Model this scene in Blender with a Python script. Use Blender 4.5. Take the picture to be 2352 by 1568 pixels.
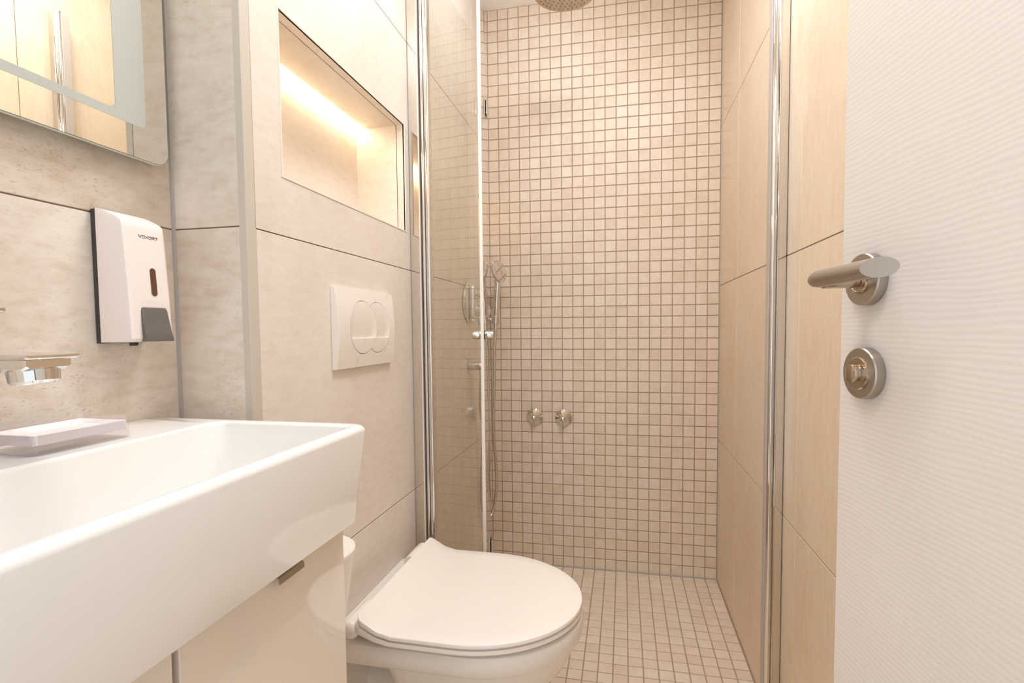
import bpy, bmesh, math, random
from mathutils import Vector, Matrix

random.seed(7)
for o in list(bpy.data.objects):
    bpy.data.objects.remove(o)
SC = bpy.context.scene
COL = SC.collection

# ------------------------------------------------------------------ camera
W, Hh = 2352, 1568
F = 1154.98
CX, CY = 1176 + 18.026, 784 + 28.746
YAW, PITCH, ROLL = [math.radians(a) for a in (-11.63866, -2.80792, -0.51136)]
Z0 = 0.9966
fwd = Vector((math.sin(YAW) * math.cos(PITCH), math.cos(YAW) * math.cos(PITCH), math.sin(PITCH)))
rgt = Vector((math.cos(YAW), -math.sin(YAW), 0))
upv = rgt.cross(fwd)
R_ = rgt * math.cos(ROLL) + upv * math.sin(ROLL)
U_ = -rgt * math.sin(ROLL) + upv * math.cos(ROLL)
cd = bpy.data.cameras.new('camera')
cd.sensor_fit = 'HORIZONTAL'
cd.sensor_width = 36
cd.lens = F / W * 36
cd.shift_x = -(CX - W / 2) / W
cd.shift_y = (CY - Hh / 2) / W
cd.clip_start = 0.02
cam = bpy.data.objects.new('camera', cd)
m = Matrix((R_, U_, -fwd)).transposed().to_4x4()
m.translation = Vector((0, 0, Z0))
cam.matrix_world = m
COL.objects.link(cam)
SC.camera = cam


def project(p):
    v = Vector(p) - Vector((0, 0, Z0))
    z = v.dot(fwd)
    return CX + F * v.dot(R_) / z, CY - F * v.dot(U_) / z


# ------------------------------------------------------------------ world, light, exposure
wd = bpy.data.worlds.new('world')
SC.world = wd
wd.use_nodes = True
wd.node_tree.nodes['Background'].inputs[0].default_value = (0.95, 1.0, 1.08, 1)
wd.node_tree.nodes['Background'].inputs[1].default_value = 0.85
ROOM_LAMP = (-0.34, 0.26, 2.270)
MID_LAMP = (0.05, 1.02, 2.270)
SHOWER_FILL = (-0.27, 1.58, 2.195)


def disk_light(name, loc, r, power, col):
    ld = bpy.data.lights.new(name, 'AREA')
    ld.shape = 'DISK'
    ld.size = 2 * r
    ld.energy = power
    ld.color = col
    lo = bpy.data.objects.new(name, ld)
    lo.location = loc
    COL.objects.link(lo)
    return lo


disk_light('room_lamp_light', ROOM_LAMP, 0.20, 2.5, (0.90, 1.0, 1.13))
disk_light('mid_lamp_light', MID_LAMP, 0.20, 5.0, (0.90, 1.0, 1.13))
pl = bpy.data.lights.new('shower_fill_light', 'POINT')  # fill light inside the added globe
pl.energy = 1.8
pl.shadow_soft_size = 0.062
pl.color = (0.90, 1.0, 1.13)
po = bpy.data.objects.new('shower_fill_light', pl)
po.location = SHOWER_FILL
COL.objects.link(po)
SC.view_settings.view_transform = 'Standard'
SC.view_settings.look = 'None'
SC.view_settings.gamma = 1.0
SC.view_settings.use_curve_mapping = False
SC.view_settings.exposure = 0.63
SC.cycles.use_denoising = True
SC.cycles.max_bounces = 14
SC.cycles.diffuse_bounces = 8
SC.cycles.glossy_bounces = 8
SC.cycles.transmission_bounces = 10
SC.cycles.transparent_max_bounces = 24
SC.cycles.sample_clamp_indirect = 6.0
SC.cycles.caustics_reflective = False
SC.cycles.caustics_refractive = False


# ------------------------------------------------------------------ materials
def lin(r, g, b):
    f = lambda c: (c / 255 / 12.92) if c / 255 <= 0.04045 else ((c / 255 + 0.055) / 1.055) ** 2.4
    return (f(r), f(g), f(b), 1)


MATS = {}


def new_mat(name):
    mt = bpy.data.materials.new(name)
    mt.use_nodes = True
    nt = mt.node_tree
    MATS[name] = mt
    return mt, nt, nt.nodes['Principled BSDF']


def simple(name, rgb, rough=0.5, metal=0.0, spec=0.5, coat=0.0, trans=0.0, ior=1.45, noise=0.0, nscale=30):
    mt, nt, b = new_mat(name)
    b.inputs['Base Color'].default_value = lin(*rgb)
    b.inputs['Roughness'].default_value = rough
    b.inputs['Metallic'].default_value = metal
    b.inputs['Specular IOR Level'].default_value = spec
    b.inputs['Coat Weight'].default_value = coat
    b.inputs['Coat Roughness'].default_value = 0.03
    b.inputs['Transmission Weight'].default_value = trans
    b.inputs['IOR'].default_value = ior
    # small procedural variation so that no surface is perfectly uniform
    tc = nt.nodes.new('ShaderNodeTexCoord')
    n = nt.nodes.new('ShaderNodeTexNoise')
    n.inputs['Scale'].default_value = nscale
    n.inputs['Detail'].default_value = 3
    nt.links.new(tc.outputs['Object'], n.inputs['Vector'])
    mr = nt.nodes.new('ShaderNodeMapRange')
    mr.inputs[3].default_value = max(0, rough - 0.02 - noise)
    mr.inputs[4].default_value = rough + 0.02 + noise
    nt.links.new(n.outputs['Fac'], mr.inputs[0])
    nt.links.new(mr.outputs[0], b.inputs['Roughness'])
    return mt


def ramp(nt, fac, stops):
    r = nt.nodes.new('ShaderNodeValToRGB')
    el = r.color_ramp.elements
    while len(el) < len(stops):
        el.new(0.5)
    for e, (p, c) in zip(el, stops):
        e.position = p
        e.color = c
    nt.links.new(fac, r.inputs[0])
    return r.outputs[0]


def mixc(nt, fac, a, b, mode='MIX'):
    n = nt.nodes.new('ShaderNodeMix')
    n.data_type = 'RGBA'
    n.blend_type = mode
    for s, v in ((0, fac), (6, a), (7, b)):
        if hasattr(v, 'is_output'):
            nt.links.new(v, n.inputs[s])
        else:
            n.inputs[s].default_value = v
    return n.outputs[2]


def mth(nt, op, a, b=0.0):
    n = nt.nodes.new('ShaderNodeMath')
    n.operation = op
    for s, v in ((0, a), (1, b)):
        if hasattr(v, 'is_output'):
            nt.links.new(v, n.inputs[s])
        else:
            n.inputs[s].default_value = v
    return n.outputs[0]


def noise(nt, vec, scale, detail=4, rough=0.55, dist=0.0):
    n = nt.nodes.new('ShaderNodeTexNoise')
    n.inputs['Scale'].default_value = scale
    n.inputs['Detail'].default_value = detail
    n.inputs['Roughness'].default_value = rough
    n.inputs['Distortion'].default_value = dist
    nt.links.new(vec, n.inputs['Vector'])
    return n.outputs['Fac']


def mapping(nt, vec, scale=(1, 1, 1), offset=None):
    n = nt.nodes.new('ShaderNodeMapping')
    n.inputs['Scale'].default_value = scale
    nt.links.new(vec, n.inputs['Vector'])
    if offset is not None:
        nt.links.new(offset, n.inputs['Location'])
    return n.outputs[0]


def large_tile_mat(name, base, dark, light, stretch, rough=0.36, speck=0.5, warm=None):
    """cement-look porcelain: soft clouds, faint brushed streaks and fine dark specks"""
    mt, nt, b = new_mat(name)
    g = nt.nodes.new('ShaderNodeNewGeometry')
    oi = nt.nodes.new('ShaderNodeObjectInfo')
    off = nt.nodes.new('ShaderNodeCombineXYZ')
    for i, k in enumerate((7.3, 11.1, 5.7)):
        nt.links.new(mth(nt, 'MULTIPLY', oi.outputs['Random'], k), off.inputs[i])
    v = mapping(nt, g.outputs['Position'], (1, 1, 1), off.outputs[0])
    vs = mapping(nt, g.outputs['Position'], stretch, off.outputs[0])
    cloud = noise(nt, v, 4.5, 5, 0.6, 0.4)
    col = ramp(nt, cloud, [(0.30, lin(*dark)), (0.52, lin(*base)), (0.72, lin(*light))])
    streak = noise(nt, vs, 26, 5, 0.65)
    col = mixc(nt, 0.45, col, ramp(nt, streak, [(0.33, lin(*dark)), (0.50, lin(*base)), (0.70, lin(*light))]))
    fine = noise(nt, vs, 150, 4, 0.7)
    area = ramp(nt, noise(nt, v, 6.5, 3, 0.6), [(0.42, (0, 0, 0, 1)), (0.62, (1, 1, 1, 1))])
    sp = ramp(nt, fine, [(0.30, (1, 1, 1, 1)), (0.43, (0, 0, 0, 1))])
    spf = mth(nt, 'MULTIPLY', mth(nt, 'MULTIPLY', area, sp), speck)
    col = mixc(nt, spf, col, lin(int(dark[0] * .80), int(dark[1] * .78), int(dark[2] * .74)))
    nt.links.new(col, b.inputs['Base Color'])
    b.inputs['Roughness'].default_value = rough
    b.inputs['Specular IOR Level'].default_value = 0.45
    bp = nt.nodes.new('ShaderNodeBump')
    bp.inputs['Strength'].default_value = 0.12
    bp.inputs['Distance'].default_value = 0.0006
    nt.links.new(fine, bp.inputs['Height'])
    nt.links.new(bp.outputs[0], b.inputs['Normal'])
    return mt


def mosaic_mat(name, island):
    mt, nt, b = new_mat(name)
    g = nt.nodes.new('ShaderNodeNewGeometry')
    if island:
        rnd = g.outputs['Random Per Island']
    else:
        rnd = nt.nodes.new('ShaderNodeObjectInfo').outputs['Random']
    off = nt.nodes.new('ShaderNodeCombineXYZ')
    for i, k in enumerate((31.3, 17.9, 23.7)):
        nt.links.new(mth(nt, 'MULTIPLY', rnd, k), off.inputs[i])
    v = mapping(nt, g.outputs['Position'], (1, 1, 1), off.outputs[0])
    base = ramp(nt, rnd, [(0.0, lin(211, 192, 172)), (0.25, lin(220, 203, 184)), (0.6, lin(224, 208, 190)), (0.92, lin(227, 213, 197)), (1.0, lin(230, 220, 208))])
    cl = noise(nt, v, 38, 4, 0.6, 0.6)
    col = mixc(nt, 0.5, base, ramp(nt, cl, [(0.32, lin(212, 194, 174)), (0.5, lin(223, 206, 187)), (0.7, lin(229, 216, 201))]))
    fine = noise(nt, v, 420, 3, 0.6)
    col = mixc(nt, mth(nt, 'MULTIPLY', ramp(nt, fine, [(0.3, (1, 1, 1, 1)), (0.45, (0, 0, 0, 1))]), 0.25), col, lin(168, 147, 126))
    nt.links.new(col, b.inputs['Base Color'])
    b.inputs['Roughness'].default_value = 0.42
    return mt


LT = (222, 213, 203)
large_tile_mat('tile_cream', LT, (212, 200, 187), (229, 222, 214), (1, 1, 3.5), 0.42, 0.35)
large_tile_mat('tile_stone', (216, 206, 194), (196, 178, 158), (229, 222, 213), (1, 1, 2.6), 0.40, 0.85)
large_tile_mat('tile_warm_lit', (225, 206, 181), (215, 191, 164), (231, 214, 192), (3.0, 3.0, 0.7), 0.30, 0.45)  # same tile as the cream one, with warmer light put into its colour
mosaic_mat('mosaic_single', False)
mosaic_mat('mosaic_field', True)
simple('grout', (168, 146, 126), 0.85, noise=.05)
simple('joint', (132, 110, 92), 0.9, noise=.05)
simple('silicone', (176, 172, 166), 0.55)
simple('edge_trim', (196, 188, 176), 0.45)
simple('niche_trim', (226, 220, 210), 0.35)
simple('paint_white', (246, 244, 240), 0.7)
simple('ceramic', (236, 234, 231), 0.10, coat=0.3)
simple('toilet_ceramic', (226, 221, 214), 0.12, coat=0.3)
simple('seat_plastic', (233, 227, 220), 0.26)
simple('vanity_gloss', (224, 213, 199), 0.05, coat=1.0)
simple('vanity_body', (214, 199, 180), 0.35)
simple('shadow_gap', (128, 110, 92), 0.6)
simple('tab_steel', (176, 162, 146), 0.30, metal=0.8)
simple('white_plastic', (230, 224, 217), 0.28)
simple('dispenser_white', (233, 224, 219), 0.35)
simple('black_plastic', (62, 58, 54), 0.45)
simple('grey_plastic', (104, 99, 93), 0.42)
simple('slot_brown', (96, 60, 46), 0.12, coat=0.4)
simple('ink', (96, 92, 92), 0.5)
simple('chrome', (222, 220, 217), 0.07, metal=1.0)
simple('polished_alu', (224, 218, 210), 0.10, metal=1.0)
simple('brushed_steel', (178, 170, 160), 0.32, metal=1.0, noise=.06, nscale=200)
simple('polished_steel', (190, 176, 160), 0.12, metal=1.0)
simple('dark_rubber', (46, 40, 38), 0.5)
simple('seal_dark', (104, 94, 88), 0.5)
simple('seal_grey', (186, 176, 168), 0.5)
simple('seal_clear', (228, 222, 214), 0.3)
simple('nozzle', (150, 132, 114), 0.4)
simple('aerator', (84, 76, 66), 0.5)
simple('hose_chrome', (205, 198, 190), 0.22, metal=0.9)
simple('tray_white', (245, 242, 240), 0.4)
simple('mirror_silver', (236, 232, 222), 0.0, metal=1.0)
MATS['mirror_silver'].node_tree.nodes['Principled BSDF'].inputs['Roughness'].default_value = 0
for l in list(MATS['mirror_silver'].node_tree.links):
    if l.to_socket.name == 'Roughness':
        MATS['mirror_silver'].node_tree.links.remove(l)
simple('glass_edge', (214, 226, 214), 0.15)
simple('frosted_band', (178, 181, 173), 0.6)
simple('mirror_case', (212, 205, 194), 0.5)


def emis(name, rgb, strength):
    mt, nt, b = new_mat(name)
    b.inputs['Emission Color'].default_value = lin(*rgb)
    b.inputs['Emission Strength'].default_value = strength
    b.inputs['Base Color'].default_value = lin(250, 245, 235)
    return mt


emis('led', (255, 231, 192), 12.5)
emis('lamp_diffuser', (255, 246, 233), 6.0)


def glass_mat(name, tint, f0=0.043, refl=(1, 1, 1, 1)):
    """thin architectural glass: tinted see-through plus Fresnel mirror on each face"""
    mt = bpy.data.materials.new(name)
    mt.use_nodes = True
    MATS[name] = mt
    nt = mt.node_tree
    nt.nodes.clear()
    out = nt.nodes.new('ShaderNodeOutputMaterial')
    mx = nt.nodes.new('ShaderNodeMixShader')
    tr = nt.nodes.new('ShaderNodeBsdfTransparent')
    tr.inputs[0].default_value = tint
    gl = nt.nodes.new('ShaderNodeBsdfGlossy')
    gl.inputs['Roughness'].default_value = 0.0
    gl.inputs['Color'].default_value = refl
    lw = nt.nodes.new('ShaderNodeLayerWeight')
    lw.inputs['Blend'].default_value = 0.5
    f = mth(nt, 'ADD', mth(nt, 'MULTIPLY', mth(nt, 'POWER', lw.outputs['Facing'], 4.6), 1 - f0), f0)
    nt.links.new(f, mx.inputs[0])
    nt.links.new(tr.outputs[0], mx.inputs[1])
    nt.links.new(gl.outputs[0], mx.inputs[2])
    nt.links.new(mx.outputs[0], out.inputs[0])
    return mt


glass_mat('shower_glass', lin(254, 254, 252))
glass_mat('clear_acrylic', lin(253, 251, 253), 0.13)

# white embossed door
mt, nt, b = new_mat('door_white')
tc = nt.nodes.new('ShaderNodeTexCoord')
wv = nt.nodes.new('ShaderNodeTexWave')
wv.wave_type = 'BANDS'
wv.bands_direction = 'Z'
wv.inputs['Scale'].default_value = 58
wv.inputs['Distortion'].default_value = 9.0
wv.inputs['Detail'].default_value = 2.5
wv.inputs['Detail Scale'].default_value = 0.45
nt.links.new(mapping(nt, tc.outputs['Object'], (0.32, 0.32, 1)), wv.inputs['Vector'])
bp = nt.nodes.new('ShaderNodeBump')
bp.inputs['Strength'].default_value = 0.038
bp.inputs['Distance'].default_value = 0.0014
nt.links.new(wv.outputs['Fac'], bp.inputs['Height'])
nt.links.new(bp.outputs[0], b.inputs['Normal'])
nt.links.new(ramp(nt, wv.outputs['Fac'], [(0.0, lin(228, 222, 215)), (1.0, lin(233, 228, 222))]), b.inputs['Base Color'])
b.inputs['Roughness'].default_value = 0.42


# ------------------------------------------------------------------ object helpers
ORG = {}


def origin_of(o):
    return ORG.get(o.name, Vector((0, 0, 0)))


def obj(name, bm, mat, parent=None, smooth=False, at=None):
    """one mesh object; the bmesh is in world coordinates"""
    org = origin_of(parent) if parent is not None else Vector(at if at is not None else (0, 0, 0))
    bmesh.ops.recalc_face_normals(bm, faces=bm.faces)
    bmesh.ops.translate(bm, verts=bm.verts, vec=-org)
    me = bpy.data.meshes.new(name)
    bm.to_mesh(me)
    bm.free()
    if smooth:
        for p in me.polygons:
            p.use_smooth = True
        try:
            me.set_sharp_from_angle(angle=math.radians(smooth if smooth > 1 else 38))
        except Exception:
            pass
    me.materials.append(MATS[mat])
    o = bpy.data.objects.new(name, me)
    COL.objects.link(o)
    if parent is not None:
        o.parent = parent
    else:
        o.location = org
    ORG[o.name] = org
    return o


def link_mesh(name, me, loc, parent):
    o = bpy.data.objects.new(name, me)
    COL.objects.link(o)
    o.parent = parent
    o.location = Vector(loc) - origin_of(parent)
    return o


def thing(name, label, cat, loc, group=None):
    o = bpy.data.objects.new(name, None)
    o.empty_display_size = 0.05
    o.location = loc
    COL.objects.link(o)
    ORG[o.name] = Vector(loc)
    return tag(o, label, cat, group)


def tag(o, label, cat, group=None):
    o['label'] = label
    o['category'] = cat
    if group:
        o['group'] = group
    return o


def struct(o, label=None):
    o['kind'] = 'structure'
    if label:
        o['label'] = label
    return o


def new():
    return bmesh.new()


def box(bm, lo, hi, bev=0.0, seg=2):
    lo = Vector(lo)
    hi = Vector(hi)
    r = bmesh.ops.create_cube(bm, size=1.0)
    vs = r['verts']
    for v in vs:
        v.co = Vector((lo[i] + (v.co[i] + 0.5) * (hi[i] - lo[i]) for i in range(3)))
    if bev > 0:
        es = list({e for v in vs for e in v.link_edges})
        bmesh.ops.bevel(bm, geom=es, offset=bev, segments=seg, profile=0.5, affect='EDGES')
    return bm


def frame_axes(d):
    d = Vector(d).normalized()
    a = Vector((0, 0, 1)) if abs(d.z) < 0.9 else Vector((1, 0, 0))
    u = d.cross(a).normalized()
    return u, d.cross(u).normalized(), d


def lathe(bm, org, d, prof, seg=32):
    """prof: list of (radius, distance along d)"""
    u, v, d = frame_axes(d)
    org = Vector(org)
    rings = []
    for r, h in prof:
        if r < 1e-6:
            rings.append([bm.verts.new(org + d * h)])
        else:
            rings.append([bm.verts.new(org + d * h + (u * math.cos(2 * math.pi * i / seg) + v * math.sin(2 * math.pi * i / seg)) * r) for i in range(seg)])
    for a, c in zip(rings[:-1], rings[1:]):
        for i in range(seg):
            j = (i + 1) % seg
            if len(a) == 1 and len(c) == 1:
                continue
            if len(a) == 1:
                bm.faces.new((a[0], c[i], c[j]))
            elif len(c) == 1:
                bm.faces.new((a[i], a[j], c[0]))
            else:
                bm.faces.new((a[i], a[j], c[j], c[i]))
    if len(rings[0]) > 1:
        bm.faces.new(rings[0])
    if len(rings[-1]) > 1:
        bm.faces.new(rings[-1])
    return bm


def cyl(bm, p0, p1, r, bev=0.0, seg=28):
    p0 = Vector(p0)
    p1 = Vector(p1)
    L = (p1 - p0).length
    if bev > 0:
        pr = [(r - bev, 0), (r - bev * .3, bev * .3), (r, bev), (r, L - bev), (r - bev * .3, L - bev * .3), (r - bev, L)]
    else:
        pr = [(r, 0), (r, L)]
    return lathe(bm, p0, p1 - p0, pr, seg)


def catmull(pts, n=8):
    P = [Vector(p) for p in pts]
    P = [P[0] * 2 - P[1]] + P + [P[-1] * 2 - P[-2]]
    out = []
    for i in range(1, len(P) - 2):
        for k in range(n):
            t = k / n
            a, b_, c, d = P[i - 1], P[i], P[i + 1], P[i + 2]
            out.append(0.5 * ((2 * b_) + (c - a) * t + (2 * a - 5 * b_ + 4 * c - d) * t * t + (3 * b_ - a - 3 * c + d) * t ** 3))
    out.append(P[-2])
    return out


def tube(bm, pts, r, seg=12, radii=None):
    rings = []
    u = None
    for i, p in enumerate(pts):
        d = (pts[min(i + 1, len(pts) - 1)] - pts[max(i - 1, 0)]).normalized()
        if u is None:
            u, v, _ = frame_axes(d)
        else:
            u = (u - d * u.dot(d)).normalized()
            v = d.cross(u)
        rr = radii[i] if radii else r
        rings.append([bm.verts.new(p + (u * math.cos(2 * math.pi * k / seg) + v * math.sin(2 * math.pi * k / seg)) * rr) for k in range(seg)])
    for a, c in zip(rings[:-1], rings[1:]):
        for k in range(seg):
            j = (k + 1) % seg
            bm.faces.new((a[k], a[j], c[j], c[k]))
    bm.faces.new(rings[0])
    bm.faces.new(rings[-1])
    return bm


def loft(bm, rings, cap0=True, cap1=True, closed=True):
    R = [[bm.verts.new(p) for p in r] for r in rings]
    n = len(R[0])
    for a, c in zip(R[:-1], R[1:]):
        for i in range(n if closed else n - 1):
            j = (i + 1) % n
            bm.faces.new((a[i], a[j], c[j], c[i]))
    if cap0:
        bm.faces.new(R[0])
    if cap1:
        bm.faces.new(R[-1])
    return bm


def rrect(x0, x1, y0, y1, r, z, n=6):
    r = max(r, 1e-5)
    pts = []
    for cx, cy, a0 in ((x1 - r, y1 - r, 0), (x0 + r, y1 - r, 90), (x0 + r, y0 + r, 180), (x1 - r, y0 + r, 270)):
        for k in range(n + 1):
            a = math.radians(a0 + 90 * k / n)
            pts.append(Vector((cx + r * math.cos(a), cy + r * math.sin(a), z)))
    return pts


def prism(bm, outline, d):
    """outline: list of Vectors (planar); d: extrusion vector"""
    d = Vector(d)
    a = [bm.verts.new(p) for p in outline]
    c = [bm.verts.new(p + d) for p in outline]
    n = len(a)
    bm.faces.new(a)
    bm.faces.new(c)
    for i in range(n):
        j = (i + 1) % n
        bm.faces.new((a[i], a[j], c[j], c[i]))
    return bm


# ------------------------------------------------------------------ tiles
AX = {'x+': (Vector((0, 1, 0)), Vector((0, 0, 1)), Vector((1, 0, 0))),
      'x-': (Vector((0, 1, 0)), Vector((0, 0, 1)), Vector((-1, 0, 0))),
      'y-': (Vector((1, 0, 0)), Vector((0, 0, 1)), Vector((0, -1, 0))),
      'z+': (Vector((1, 0, 0)), Vector((0, 1, 0)), Vector((0, 0, 1))),
      'z-': (Vector((1, 0, 0)), Vector((0, 1, 0)), Vector((0, 0, -1)))}
TCACHE = {}


def tile_geo(bm, ax, c, hw, hh, e, t, lift=0.0):
    u, v, n = AX[ax]
    c = Vector(c)

    def P(a, b_, d):
        return bm.verts.new(c + u * a + v * b_ + n * (d + lift))
    S = ((-1, -1), (1, -1), (1, 1), (-1, 1))
    f = [P(a * (hw - e), b_ * (hh - e), 0) for a, b_ in S]
    g = [P(a * hw, b_ * hh, -e) for a, b_ in S]
    h = [P(a * hw, b_ * hh, -t) for a, b_ in S]
    bm.faces.new(f)
    for i in range(4):
        j = (i + 1) % 4
        bm.faces.new((g[i], g[j], f[j], f[i]))
        bm.faces.new((h[i], h[j], g[j], g[i]))


def tile(name, ax, c, w, h, mat, parent, e=0.001, t=0.006, lift=0.0):
    key = (ax, round(w, 4), round(h, 4), mat, e, t)
    me = TCACHE.get(key)
    if me is None:
        bm = new()
        tile_geo(bm, ax, (0, 0, 0), w / 2, h / 2, e, t)
        bmesh.ops.recalc_face_normals(bm, faces=bm.faces)
        # outward check: the front face must look along n
        bm.normal_update()
        n = AX[ax][2]
        bm.faces.ensure_lookup_table()
        if bm.faces[0].normal.dot(n) < 0:
            for f in bm.faces:
                f.normal_flip()
        me = bpy.data.meshes.new(name)
        bm.to_mesh(me)
        bm.free()
        me.materials.append(MATS[mat])
        TCACHE[key] = me
    return link_mesh(name, me, Vector(c) + AX[ax][2] * lift, parent)


J = 0.002    # joint width of the large tiles


def big_tiles(parent, ax, plane, us, vs, mat, skip=()):
    """grid of large tiles between the given joint lines"""
    u, v, n = AX[ax]
    for i in range(len(us) - 1):
        for k in range(len(vs) - 1):
            if (i, k) in skip:
                continue
            w = us[i + 1] - us[i] - J
            h = vs[k + 1] - vs[k] - J
            c = u * (us[i] + us[i + 1]) / 2 + v * (vs[k] + vs[k + 1]) / 2
            c += Vector((abs(n.x), abs(n.y), abs(n.z))) * plane
            tile('wall_tile' if ax[0] != 'z' else 'floor_tile', ax, c, w, h, mat, parent, e=0.0008)


# ------------------------------------------------------------------ room dimensions (metres)
XL = -0.5635      # boxed-out wall with cistern
XM = -0.695       # mirror wall
XR = 0.364        # right wall
YB = 2.059        # mosaic wall
YR = 0.676        # return between mirror wall and boxed-out wall
YF = -0.12        # wall with the doorway
ZC = 2.30
ZJ = [0.0, 0.558, 1.158, 1.758, ZC]
REC = 0.0015      # how far the joints lie behind the tile faces

# ceiling
o = struct(obj('ceiling', box(new(), (-0.80, YF - 0.1, ZC), (XR + 0.1, YB + 0.1, ZC + 0.1)), 'paint_white'))

# back wall with mosaic
wall_back = struct(obj('wall_back', box(new(), (XL - 0.16, YB + REC, -0.05), (XR + 0.1, YB + 0.12, ZC + 0.05)), 'grout'))
PM = 0.0434
GX = -0.5059
GZ = 1.2618 + Z0
MJ = 0.0034
cols = [XL] + [GX + c * PM for c in range(-1, 21)]
cols[-1] = min(cols[-1], XR)
rows = [0.0] + [GZ - r * PM for r in range(51, -1, -1)] + [ZC]
cand = []
for i in range(len(cols) - 1):
    for k in range(len(rows) - 1):
        cx = (cols[i] + cols[i + 1]) / 2
        cz = (rows[k] + rows[k + 1]) / 2
        w = cols[i + 1] - cols[i] - MJ
        h = rows[k + 1] - rows[k] - MJ
        if w < 0.004 or h < 0.004:
            continue
        a = project((cols[i], YB, rows[k]))
        b2 = project((cols[i + 1], YB, rows[k + 1]))
        area = abs(a[0] - b2[0]) * abs(a[1] - b2[1])
        vis = 0 < a[1] < Hh and a[0] > 1340
        cand.append((-(area if vis else area * 0.01), cx, cz, w, h))
cand.sort()
fld = new()
for q, (ar, cx, cz, w, h) in enumerate(cand):
    lift = random.uniform(-0.0003, 0.0003)
    if q < 300:
        tile('mosaic_tile', 'y-', (cx, YB, cz), w, h, 'mosaic_single', wall_back, 0.0008, 0.005, lift)
    else:
        tile_geo(fld, 'y-', (cx, YB, cz), w / 2, h / 2, 0.0008, 0.005, lift)
o = obj('mosaic_field', fld, 'mosaic_field', wall_back)
o['kind'] = 'stuff'

# floor
floor = struct(obj('floor', box(new(), (-0.80, -0.9, -0.10), (XR + 0.1, YB + 0.1, -REC)), 'grout'))
YS = 1.300        # where the shower mosaic ends
frows = [YB] + [2.0387 - k * PM for k in range(18)]
cand = []
for i in range(len(cols) - 1):
    for k in range(len(frows) - 1):
        cx = (cols[i] + cols[i + 1]) / 2
        cy = (frows[k] + frows[k + 1]) / 2
        w = cols[i + 1] - cols[i] - MJ
        h = frows[k] - frows[k + 1] - MJ
        if w < 0.004:
            continue
        P4 = [project((x, y, 0)) for x, y in ((cols[i], frows[k]), (cols[i + 1], frows[k]), (cols[i + 1], frows[k + 1]), (cols[i], frows[k + 1]))]
        area = 0.5 * abs(sum(P4[q][0] * P4[(q + 1) % 4][1] - P4[(q + 1) % 4][0] * P4[q][1] for q in range(4)))
        vis = P4[0][0] > 1180 and P4[0][1] < Hh
        cand.append((-(area if vis else area * 0.01), cx, cy, w, h))
cand.sort()
fld = new()
for q, (ar, cx, cy, w, h) in enumerate(cand):
    lift = random.uniform(-0.0003, 0.0003)
    if q < 300:
        tile('mosaic_tile', 'z+', (cx, cy, 0), w, h, 'mosaic_single', floor, 0.0008, 0.005, lift)
    else:
        tile_geo(fld, 'z+', (cx, cy, 0), w / 2, h / 2, 0.0008, 0.005, lift)
o = obj('mosaic_field', fld, 'mosaic_field', floor)
o['kind'] = 'stuff'
yend = frows[-1]
big_tiles(floor, 'z+', 0.0, [XM, -0.235, XR], [YF - 0.6, YF - 0.1, yend - 1.2, yend - 0.6, yend], 'tile_warm_lit')

# right wall
wall_right = struct(obj('wall_right', box(new(), (XR + REC, YF - 0.1, -0.05), (XR + 0.12, YB + 0.1, ZC + 0.05)), 'joint'))
big_tiles(wall_right, 'x-', XR, [YF, 0.563, 1.163, 1.763, YB], ZJ, 'tile_warm_lit')

# mirror wall, on the left of the washbasin
wall_left = struct(obj('wall_left', box(new(), (XM - 0.12, YF - 0.1, -0.05), (XM - REC, YR + 0.05, ZC + 0.05)), 'joint'))
big_tiles(wall_left, 'x+', XM, [YF, 0.076, YR], ZJ, 'tile_stone')

# short return wall
wall_ret = struct(obj('wall_return', box(new(), (XM, YR + REC, -0.05), (XL - 0.012, YR + 0.012, ZC + 0.05)), 'joint'))
big_tiles(wall_ret, 'y-', YR, [XM, XL - 0.0005], ZJ, 'tile_stone')

# boxed-out wall with two lit niches
N1 = (0.765, 1.256, 1.259, 1.534)      # y0 y1 z0 z1
N2 = (1.940, 2.040, 1.272, 1.536)
ND = 0.136                             # niche depth


def wall_with_holes(bm, x0, x1, y0, y1, z0, z1, holes):
    ys = sorted({y0, y1} | {h[0] for h in holes} | {h[1] for h in holes})
    for a, c in zip(ys[:-1], ys[1:]):
        hs = [h for h in holes if h[0] <= a + 1e-6 and h[1] >= c - 1e-6]
        if hs:
            h = hs[0]
            box(bm, (x0, a, z0), (x1, c, h[2]))
            box(bm, (x0, a, h[3]), (x1, c, z1))
        else:
            box(bm, (x0, a, z0), (x1, c, z1))
    return bm


E_ = 0.003
holes = [(h[0] - E_, h[1] + E_, h[2] - E_, h[3] + E_) for h in (N1, N2)]
wall_box = struct(obj('wall_cistern', wall_with_holes(new(), XL - ND - 0.03, XL - REC, YR + 0.012, YB + 0.002, -0.05, ZC + 0.05, holes), 'joint'))
us = [0.696, 1.283, 1.883, YB]
big_tiles(wall_box, 'x+', XL, us, ZJ, 'tile_cream', skip={(0, 2), (2, 2)})


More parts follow.
